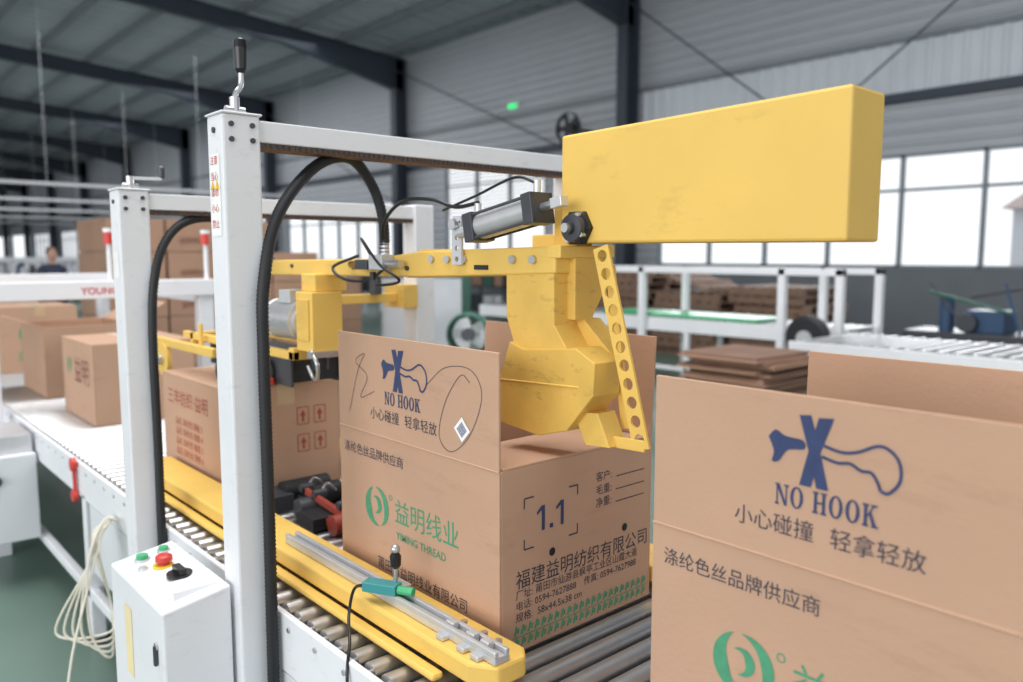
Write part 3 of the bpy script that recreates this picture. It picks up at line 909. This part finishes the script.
b.bar((1.03, 2.25, 1.085), (1.03, 2.36, 1.08), 0.02, 0.02, RED)
b.cyl((0.99, 2.55, 1.09), (1.03, 2.55, 1.09), 0.03, BLKG)
b.done()
b = B('gear_motor', m1)
prof = [(0, 0.045), (0.012, 0.045), (0.012, 0.058)]
t = 0.014
while t < 0.150:
    prof += [(t, 0.058), (t + 0.005, 0.058), (t + 0.0051, 0.046), (t + 0.011, 0.046), (t + 0.0111, 0.058)]
    t += 0.0145
prof += [(0.165, 0.058), (0.167, 0.060), (0.185, 0.058), (0.192, 0.045)]
b.lathe((1.07, 2.08, 1.275), (0, 1, 0), prof, ALU, 28)
b.box(1.035, 1.105, 2.12, 2.19, 1.325, 1.362, ALU)
b.done()

m2 = root('carton_sealing_machine', (1.16, 2.36, 0))
frame(m2, 2.35, 1.635, x0=0.645, x1=1.60, tall=False)
b = B('corrugated_hose', m2)
b.tube([(0.708, 2.294, 0.35), (0.712, 2.294, 0.9), (0.712, 2.294, 1.25), (0.73, 2.30, 1.42), (0.78, 2.32, 1.52), (0.86, 2.34, 1.565), (0.98, 2.36, 1.56), (1.06, 2.37, 1.50), (1.10, 2.37, 1.44)], 0.013, BLK, 12, 10, corr=0.0055)
b.done()
decal(m2, 'post_label', [[(0.02, 1.40), (0.06, 1.40), (0.06, 1.47), (0.02, 1.47)]], Vector((0.645 - E, 2.39, 0)), RX, UP, PAPER)
b = B('side_plate', m2, 0.002)
b.box(1.54, 1.60, 2.30, 2.42, 1.28, 1.36, YEL)
b.box(1.20, 1.56, 2.34, 2.38, 1.30, 1.33, YEL)
b.cyl((1.45, 2.33, 1.33), (1.45, 2.33, 1.38), 0.02, DST)
b.done()

m3 = root('carton_erecting_machine', (1.16, 4.5, 0))
b = B('portal', m3, 0.005)
b.box(0.60, 0.68, 4.46, 4.54, 0.0, 1.30, WHT); b.box(1.64, 1.72, 4.46, 4.54, 0.0, 1.30, WHT)
b.box(0.60, 1.72, 4.44, 4.56, 1.24, 1.33, WHT)
b.box(0.60, 0.66, 4.54, 6.6, 1.20, 1.25, WHT); b.box(1.66, 1.72, 4.54, 6.6, 1.20, 1.25, WHT)
b.box(0.60, 0.68, 6.5, 6.58, 0, 1.25, WHT); b.box(1.64, 1.72, 6.5, 6.58, 0, 1.25, WHT)
b.box(0.60, 1.72, 6.5, 6.58, 1.25, 1.33, WHT)
b.box(0.52, 0.715, 3.95, 5.4, 0.22, 0.60, WHT2)
b.box(0.54, 0.71, 4.0, 4.35, 0.60, 0.68, ALU)
b.cyl((0.56, 3.95, 0.50), (0.56, 3.93, 0.50), 0.02, DST)
b.done()
text(m3, 'YOUNGSUN', Vector((1.045, 4.44 - E, 1.265)), RY, UP, 0.048, RED_INK, name='red_lettering', bold=0.001)
b = B('signal_beacon', m3)
for x in (1.20, 1.70):
    b.cyl((x, 4.5, 1.33), (x, 4.5, 1.52), 0.012, WHT)
    b.cyl((x, 4.5, 1.52), (x, 4.5, 1.58), 0.024, RED)
    b.cyl((x, 4.5, 1.58), (x, 4.5, 1.60), 0.025, WHT)
b.done()

cb = root('control_box', (0.57, 1.79, 0.6))
b = B('enclosure', cb, 0.005)
b.prism([(0.495, 1.620, 0.742), (0.495, 1.620, 0.40), (0.637, 1.620, 0.40), (0.637, 1.620, 0.765)], (0, 0.360, 0), WHT)
b.box(0.637, 0.725, 1.74, 1.90, 0.50, 0.56, WHT2)
b.done()
b = B('buttons', cb)
def top_z(x): return 0.742 + (x - 0.495) / 0.142 * 0.023
def btn(x, y, r, h, m, ring=True):
    z = top_z(x)
    if ring: b.cyl((x, y, z - 0.002), (x, y, z + 0.005), r * 1.35, ALU, 18)
    b.cyl((x, y, z), (x, y, z + h), r, m, 18)
btn(0.550, 1.925, 0.013, 0.014, GRN); btn(0.60, 1.93, 0.011, 0.012, GRN)
b.lathe((0.575, 1.850, top_z(0.575)), (0, 0, 1), [(0, 0.011), (0.012, 0.011), (0.012, 0.019), (0.022, 0.018), (0.026, 0.012)], RED, 20)
b.cyl((0.575, 1.850, top_z(0.575) - 0.002), (0.575, 1.850, top_z(0.575) + 0.003), 0.024, mat('yellow_button_ring', (235, 200, 60), 0.5), 20)
btn(0.535, 1.87, 0.008, 0.008, ALU)
b.cyl((0.58, 1.765, top_z(0.58)), (0.58, 1.765, top_z(0.58) + 0.007), 0.027, BLKG, 20)
b.box(0.572, 0.588, 1.742, 1.788, top_z(.58) + 0.007, top_z(.58) + 0.020, BLKG)
b.box(0.53, 0.62, 1.655, 1.72, top_z(.53) - 0.006, top_z(.62) + 0.002, WHT)
b.done()
decal(cb, 'yellow_label', [[(0.10, 0.52), (0.15, 0.52), (0.15, 0.68), (0.10, 0.68)]], Vector((0.495 - E, 1.98, 0)), RX, UP, mat('label_cream', (238, 222, 175), 0.6))
b = B('lock', cb); b.cyl((0.495, 1.66, 0.66), (0.490, 1.66, 0.66), 0.008, STL); b.box(0.487, 0.493, 1.655, 1.665, 0.62, 0.66, DST); b.done()

b = B('hanging_cables')
for q in range(5):
    o = q * 0.02
    b.tube([(0.715, 2.75 + o, 0.60), (0.66, 2.7 + o, 0.62 - o), (0.60, 2.66, 0.50), (0.59 - o, 2.62 + o, 0.30), (0.64, 2.60, 0.22 + o), (0.67, 2.70, 0.35), (0.64, 2.76 - o, 0.55), (0.715, 2.80, 0.60)], 0.004, WIRE)
b.tube([(0.66, 2.70, 0.60), (0.54, 2.6, 0.30), (0.44, 2.5, 0.02), (0.25, 2.45, 0.006), (0.2, 2.3, 0.006)], 0.004, WIRE)
b.done()
b = B('red_clamp'); b.box(0.710, 0.720, 3.28, 3.30, 0.55, 0.68, RED); b.cyl((0.704, 3.29, 0.68), (0.721, 3.29, 0.68), 0.025, RED); b.cyl((0.704, 3.29, 0.56), (0.721, 3.29, 0.56), 0.022, RED); b.done()

# ================================================================== BACKGROUND
def bg_conveyor(name, x0, x1, y0, y1, z, step=0.09):
    r = root(name, ((x0 + x1) / 2, (y0 + y1) / 2, 0))
    b = B('frame', r, 0.003)
    b.box(x0, x0 + 0.04, y0, y1, z - 0.14, z, WHT); b.box(x1 - 0.04, x1, y0, y1, z - 0.14, z, WHT)
    n = max(2, int((y1 - y0) / 1.3) + 1)
    for i in range(n):
        y = y0 + (y1 - y0 - 0.06) * i / (n - 1)
        for x in (x0, x1 - 0.05):
            b.box(x, x + 0.05, y, y + 0.05, 0, z - 0.14, WHT)
        b.box(x0, x1, y + .01, y + 0.04, 0.25, 0.29, WHT)
    b.box(x0, x0 + 0.03, y0, y1, 0.25, 0.29, WHT)
    b.done()
    b = B('rollers', r)
    y = y0 + 0.05
    while y < y1:
        b.cyl((x0 + 0.04, y, z - 0.012), (x1 - 0.04, y, z - 0.012), 0.024, STL, 10)
        y += step
    b.done()
    return r
bg_conveyor('roller_conveyor', 5.7, 6.7, 0.2, 3.2, 0.80, 0.11)
c2 = bg_conveyor('roller_conveyor', 6.85, 7.5, 3.3, 8.4, 0.80)
b = B('green_belt', c2); b.box(6.9, 7.45, 4.2, 6.2, 0.812, 0.84, GRN); b.done()
b = B('upper_frame', c2, 0.004)
for y in (3.3, 3.85, 5.5, 7.2):
    for x in (6.75, 7.52):
        b.box(x, x + 0.07, y, y + 0.07, 0.0, 1.34, WHT)
for x in (6.75, 7.52):
    b.box(x, x + 0.07, 3.3, 7.27, 1.28, 1.34, WHT)
b.done()
b = B('drive_wheel', c2)
b.lathe((6.50, 3.50, 0.74), (1, 0, 0), [(0, 0.10), (0, 0.17), (0.03, 0.20), (0.09, 0.20), (0.12, 0.17), (0.12, 0.10)], BLK, 28)
b.cyl((6.48, 3.50, 0.74), (6.74, 3.50, 0.74), 0.07, ALU)
b.cyl((6.56, 3.50, 0.0), (6.56, 3.50, 0.56), 0.03, DST)
b.done()
bw = root('industrial_machine', (8.6, 3.2, 0))
b = B('blue_machine', bw, 0.01)
b.box(8.5, 9.1, 2.4, 3.5, 0, 0.7, DST); b.box(8.6, 9.0, 2.6, 2.95, 0.7, 0.92, BLUE)
b.cyl((8.7, 3.15, 0.7), (8.7, 3.15, 1.05), 0.07, BLUE); b.bar((8.6, 2.5, 0.9), (8.6, 3.3, 1.1), 0.03, 0.03, DKGRN)
b.cyl((8.5, 2.9, 0.8), (9.0, 2.9, 0.8), 0.09, DST)
b.bar((8.6, 2.45, 0.7), (8.6, 2.6, 1.2), 0.03, 0.03, BLUE); b.bar((8.6, 2.45, 1.15), (8.6, 2.9, 1.05), 0.03, 0.03, DST)
b.bar((8.6, 2.9, 0.7), (8.6, 3.3, 1.2), 0.02, 0.02, DST)
b.done()

def pallet_stack(name, x, y, n, w=1.1, d=1.1, lean=False):
    b = B(name)
    z = 0
    for i in range(n):
        ox, oy = random.uniform(-.05, .05), random.uniform(-.05, .05)
        for q in range(3):
            b.box(x + ox + q * (w - .1) / 2, x + ox + q * (w - .1) / 2 + .1, y + oy, y + oy + d, z, z + 0.09, WOOD)
        for q in range(7):
            yy = y + oy + q * (d - .1) / 6
            b.box(x + ox, x + ox + w, yy, yy + .1, z + 0.09, z + 0.115, WOOD)
        z += 0.1155
    if lean:
        for q in range(6):
            b.bar((x + .1 + q * .17, y + .1, z + 0.02), (x + .1 + q * .17, y + d - .1, z + 0.24), 0.12, 0.03, WOOD)
        for q in range(3):
            b.bar((x + .05, y + .15 + q * .38, z + .06 + q * .08), (x + w, y + .15 + q * .38, z + .06 + q * .08), 0.08, 0.06, WOOD)
    b.done()
pallet_stack('wooden_pallet_stack', 9.6, 7.75, 11); pallet_stack('wooden_pallet_stack', 9.6, 6.5, 8, lean=True); pallet_stack('wooden_pallet_stack', 9.7, 5.25, 9)

fc = root('flattened_carton_stack', (4.9, 3.0, 0))
b = B('pallet', fc)
for q in range(3): b.box(4.5 + q * .35, 4.6 + q * .35, 2.6, 3.45, 0, 0.1, WOOD)
for q in range(6): b.box(4.5, 5.3, 2.6 + q * .15, 2.72 + q * .15, 0.1, 0.12, WOOD)
b.done()
b = B('sheets', fc)
z = 0.12
while z < 0.80:
    ox, oy, an = random.uniform(-.05, .05), random.uniform(-.05, .05), random.uniform(-.08, .08)
    b.obox((4.88 + ox, 3.02 + oy, z + .007), (0.68, 0.60, 0.013), Matrix.Rotation(an, 3, 'Z'), random.choice([CARD3, CARD4, CARD4, CARD3]))
    z += 0.0148
b.done()

cs = root('carton_pallet_load', (3.2, 9.3, 0))
b = B('pallet', cs)
for q in range(4): b.box(2.35 + q * .72, 2.47 + q * .72, 8.8, 10.0, 0, 0.1, WOOD)
for q in range(7): b.box(2.3, 4.7, 8.8 + q * .17, 8.92 + q * .17, 0.1, 0.12, WOOD)
b.done()
b = B('cartons', cs, 0.008)
for lvl in range(5):
    for ix in range(4):
        for iy in range(2):
            if lvl == 4 and ix == 3: continue
            x = 2.34 + ix * 0.59 + random.uniform(-.008, .008); y = 8.82 + iy * 0.59
            b.box(x, x + 0.57, y, y + 0.57, 0.12 + lvl * 0.345, 0.12 + lvl * 0.345 + 0.34, CARD3)
b.done()
for lvl in range(5):
    for ix in range(4):
        if lvl == 4 and ix == 3: continue
        text(cs, '益明线业', Vector((2.46 + ix * 0.59, 8.82 - 0.012, 0.22 + lvl * 0.345)), RY, UP, 0.07, MAR_INK, name='carton_print')
cs2 = root('carton_pallet_load', (5.6, 12, 0))
b = B('cartons', cs2, 0.008)
for lvl in range(3):
    for ix in range(6):
        b.box(3.6 + ix * .6, 4.17 + ix * .6, 12, 12.6, 0.365 * lvl, 0.365 * lvl + .36, CARD3)
b.done()

b = B('white_cabinet', None, 0.02)
b.box(6.0, 6.7, 8.6, 9.5, 0.0, 1.15, WHT2); b.box(5.995, 6.0, 8.7, 9.4, 0.1, 1.05, WHT); b.box(5.98, 5.995, 8.75, 8.78, 0.6, 0.75, DST)
b.done()
b = B('metal_locker', None, 0.02)
b.box(9.7, 10.7, 13.4, 14.0, 0.0, 1.35, DKGRN); b.box(9.75, 10.18, 13.385, 13.4, 0.1, 1.28, DKGRN); b.box(10.22, 10.65, 13.385, 13.4, 0.1, 1.28, DKGRN)
b.box(10.12, 10.15, 13.36, 13.385, 0.65, 0.8, STL); b.box(10.25, 10.28, 13.36, 13.385, 0.65, 0.8, STL)
b.done()
b = B('floor_fan')
b.lathe((3.75, 4.75, 0.86), (0.5, 0.4, 0), [(0, 0.15), (0.03, 0.17), (0.10, 0.17), (0.13, 0.14)], DKGRN, 32, caps=False)
b.cyl((3.76, 4.76, 0.86), (3.84, 4.82, 0.86), 0.05, DST)
for q in range(5):
    a = q * 2 * math.pi / 5
    b.bar((3.80, 4.79, 0.86), (3.80 - 0.13 * math.cos(a) * 0.62, 4.79 + 0.13 * math.cos(a) * .78, 0.86 + 0.13 * math.sin(a)), 0.07, 0.006, ALU, up=(0.78, 0.62, 0.2))
b.cyl((3.82, 4.8, 0.02), (3.82, 4.8, 0.70), 0.02, DST); b.cyl((3.82, 4.8, 0), (3.82, 4.8, 0.03), 0.22, DST)
b.done()
b = B('storage_racks', None, 0.01)
for y in (12.3, 14.2):
    for z in (0.1, 0.7, 1.3):
        b.box(12.3, 13.1, y, y + 1.8, z, z + 0.04, DST)
    for xx in (12.3, 13.06):
        for yy in (y, y + 1.76):
            b.box(xx, xx + .04, yy, yy + .04, 0, 1.5, DST)
    for q in range(4):
        b.box(12.4, 13.0, y + .1 + q * .42, y + .45 + q * .42, 0.74, 1.05 + random.uniform(0, .15), random.choice([CARD3, DKGRN, WHT2]))
        b.box(12.4, 13.0, y + .1 + q * .42, y + .45 + q * .42, 0.14, 0.5, random.choice([CARD3, DST, WHT2]))
b.done()

for r_ in range(7):
    y = 17.5 + r_ * 5.5
    b = B('winding_machine_row')
    xa, xb = 2.0 + r_ * 0.9, 12.0
    b.box(xa, xb, y, y + 0.8, 0.55, 0.95, DST)
    x = xa
    while x < xb:
        b.box(x, x + 0.06, y, y + 0.06, 0, 1.35, WHT2); b.box(x, x + 0.06, y + .74, y + 0.8, 0, 1.35, WHT2)
        for k_ in range(3):
            b.cyl((x + 0.2 + k_ * .28, y - 0.05, 1.0), (x + 0.2 + k_ * .28, y - 0.05, 1.24), 0.09, random.choice([YARN, YARN, DST, BLUE]), 10, 0.06)
        x += 0.95
    b.box(xa, xb, y, y + 0.8, 1.33, 1.37, WHT2)
    b.box(xa, xb, y - 0.2, y + 0.1, 0.96, 1.0, WHT2)
    b.done()
b = B('suspended_light_rails')
for y in (24, 31, 38, 46, 54):
    b.box(0, 12.5, y, y + 0.12, 3.3, 3.38, WHT)
    for x in (1, 5, 9, 12.3):
        b.cyl((x, y + .06, 3.38), (x, y + .06, rz(x)), 0.006, WHT, 6)
b.done()

# ================================================================== PERSON
per = root('factory_worker', (3.0, 14.2, 0))
PX, PY = 2.95, 14.2
def skin_obj(name, verts, edges, radii, m, rt=0, sub=2):
    me = bpy.data.meshes.new(name)
    me.from_pydata([Vector(v) for v in verts], edges, [])
    ob = bpy.data.objects.new(name, me)
    COL.objects.link(ob)
    ob.modifiers.new('Skin', 'SKIN')
    if me.skin_vertices:
        for i, r in enumerate(radii):
            sv = me.skin_vertices[0].data[i]
            sv.radius = (r, r) if not isinstance(r, tuple) else r
            sv.use_root = (i == rt)
    sb = ob.modifiers.new('Sub', 'SUBSURF'); sb.levels = sub; sb.render_levels = sub
    me.materials.append(m)
    attach(ob, per)
    return ob
def W(x, y, z): return (PX + x, PY + y, z)
skin_obj('shirt', [W(0, 0, .88), W(0, 0, 1.02), W(0, 0, 1.18), W(0, .0, 1.27), W(0, 0, 1.325),
                   W(-.16, 0, 1.255), W(-.20, -.02, 1.03), W(-.15, -.20, .99),
                   W(.16, 0, 1.255), W(.20, -.02, 1.03), W(.15, -.20, .99)],
         [(0, 1), (1, 2), (2, 3), (3, 4), (3, 5), (5, 6), (6, 7), (3, 8), (8, 9), (9, 10)],
         [(.15, .11), (.135, .10), (.15, .11), (.10, .08), .05, .06, .048, .036, .06, .048, .036], SHIRT)
skin_obj('trousers', [W(0, 0, .88), W(-.09, 0, .80), W(-.10, -.01, .46), W(-.10, .01, .10), W(.09, 0, .80), W(.10, -.01, .46), W(.10, .01, .10)],
         [(0, 1), (1, 2), (2, 3), (0, 4), (4, 5), (5, 6)], [(.14, .11), .085, .06, .05, .085, .06, .05], PANTS)
for sx in (-.10, .10):
    skin_obj('shoe', [W(sx, .04, .045), W(sx, -.06, .04), W(sx, -.17, .03)], [(0, 1), (1, 2)], [.042, .042, .03], BLKG)
skin_obj('neck', [W(0, 0, 1.28), W(0, -.01, 1.36), W(0, -.02, 1.42)], [(0, 1), (1, 2)], [.055, .05, .05], SKIN)
for sx in (-1, 1):
    wx, wy, wz = sx * .15, -.20, .99
    vs = [W(wx, wy, wz), W(wx - sx * .01, wy - .05, wz), W(wx - sx * .015, wy - .10, wz)]
    ed = [(0, 1), (1, 2)]; rd = [.026, (.034, .018), (.036, .016)]
    for k_, (ox, ln) in enumerate(((-.027, .055), (-.009, .068), (.009, .064), (.026, .048))):
        i0 = len(vs)
        vs += [W(wx + ox, wy - .125, wz), W(wx + ox, wy - .125 - ln * .6, wz - .008), W(wx + ox, wy - .125 - ln, wz - .025)]
        ed += [(2, i0), (i0, i0 + 1), (i0 + 1, i0 + 2)]; rd += [.009, .0085, .0075]
    i0 = len(vs)
    vs += [W(wx - sx * .045, wy - .06, wz - .01), W(wx - sx * .06, wy - .095, wz - .02)]
    ed += [(1, i0), (i0, i0 + 1)]; rd += [.011, .009]
    skin_obj('hand', vs, ed, rd, SKIN, sub=1)
b = B('head', per)
hc = Vector(W(0, -.03, 1.475))
vs = []; nn, kk = 24, 18
for i in range(kk + 1):
    th = math.pi * i / kk
    for j in range(nn):
        ph = 2 * math.pi * j / nn
        x, y, z = math.sin(th) * math.cos(ph), math.sin(th) * math.sin(ph), math.cos(th)
        jaw = 1.0 - 0.28 * max(0, -z) ** 1.2
        px, py, pz = x * .075 * jaw, y * .092 * (1 - .15 * max(0, -z)), z * .115
        if y < -0.8 and abs(z + 0.15) < 0.3 and abs(x) < 0.2:
            py -= 0.018 * (1 - abs(z + .15) / .3)
        vs.append(hc + Vector((px, py, pz)))
fs = []
for i in range(kk):
    for j in range(nn):
        fs.append((i * nn + j, (i + 1) * nn + j, (i + 1) * nn + (j + 1) % nn, i * nn + (j + 1) % nn))
b.add(vs, fs, SKIN, True)
for sx in (-1, 1):
    b.sphere(hc + Vector((sx * .077, .005, -.01)), .022, SKIN, 10, 8, (.4, .7, 1.2))
    b.sphere(hc + Vector((sx * .030, -.078, 0.005)), .012, PAPER, 10, 8)
    b.sphere(hc + Vector((sx * .030, -.086, 0.005)), .006, BLKG, 8, 6)
    b.bar(hc + Vector((sx * .015, -.090, .028)), hc + Vector((sx * .045, -.083, .028)), .006, .006, HAIR)
b.bar(hc + Vector((-.022, -.083, -.055)), hc + Vector((.022, -.083, -.055)), .008, .008, RDB)
b.done()
b = B('hair', per)
b.sphere(hc + Vector((0, .026, .026)), .1, HAIR, 20, 12, (.86, .98, 1.04))
b.sphere(hc + Vector((0, .085, -.01)), .05, HAIR, 14, 10, (1, .8, 1.3))
b.done()
b = B('work_table', None, 0.005)
b.box(2.2, 4.0, 13.2, 13.98, 0.86, 0.9, WHT2)
for xx in (2.22, 3.94):
    for yy in (13.22, 13.9):
        b.box(xx, xx + .05, yy, yy + .05, 0, .86, DST)
for q in range(6):
    b.cyl((2.3 + q * .27, 13.4, .9), (2.3 + q * .27, 13.4, 1.08), .07, YARN, 12, .05)
b.done()

# ================================================================== LIGHT
w = bpy.data.worlds.new('World'); scene.world = w; w.use_nodes = True
bg = w.node_tree.nodes['Background']
bg.inputs[0].default_value = (0.94, 0.97, 1.0, 1); bg.inputs[1].default_value = 1.2
def area(name, loc, rot, sx, sy, power, col=(1, 1, 1)):
    l = bpy.data.lights.new(name, 'AREA'); l.shape = 'RECTANGLE'; l.size = sx; l.size_y = sy; l.energy = power; l.color = col
    o = bpy.data.objects.new(name, l); o.location = loc; o.rotation_euler = rot; COL.objects.link(o)
    return o
area('skylight_lamp', (0.8, 2.5, 7.9), (0, 0, 0), 7, 7, 860, (1, 0.99, 0.975))  # broad fill added under the closed roof; no skylight is built
area('window_daylight_lamp', (-11, -2, 3.5), (0, math.radians(-90), 0), 5, 12, 800, (1, 0.99, 0.985))  # added fill from the open side; no window stands there
area('window_daylight_lamp', (13.2, 6.8, 2.3), (0, math.radians(90), 0), 1.8, 7, 300, (0.95, 0.98, 1))  # set inside the right-hand windows to boost their daylight
area('ceiling_lamp', (6, 30, 7.2), (0, 0, 0), 10, 24, 1150)  # added area fill to brighten the far hall, not a real fixture

# ================================================================== CAMERA
cam = bpy.data.cameras.new('camera'); co = bpy.data.objects.new('camera', cam); COL.objects.link(co)
cam.sensor_width = 36; cam.lens = 28.15; cam.clip_start = 0.05; cam.clip_end = 300
co.location = (0, 0, 1.46)
co.rotation_euler = (math.radians(90 - 6.1), 0, -math.radians(41.5))
cam.dof.use_dof = True; cam.dof.focus_distance = 1.5; cam.dof.aperture_fstop = 2.6
scene.camera = co
scene.view_settings.view_transform = 'Standard'
scene.view_settings.look = 'None'
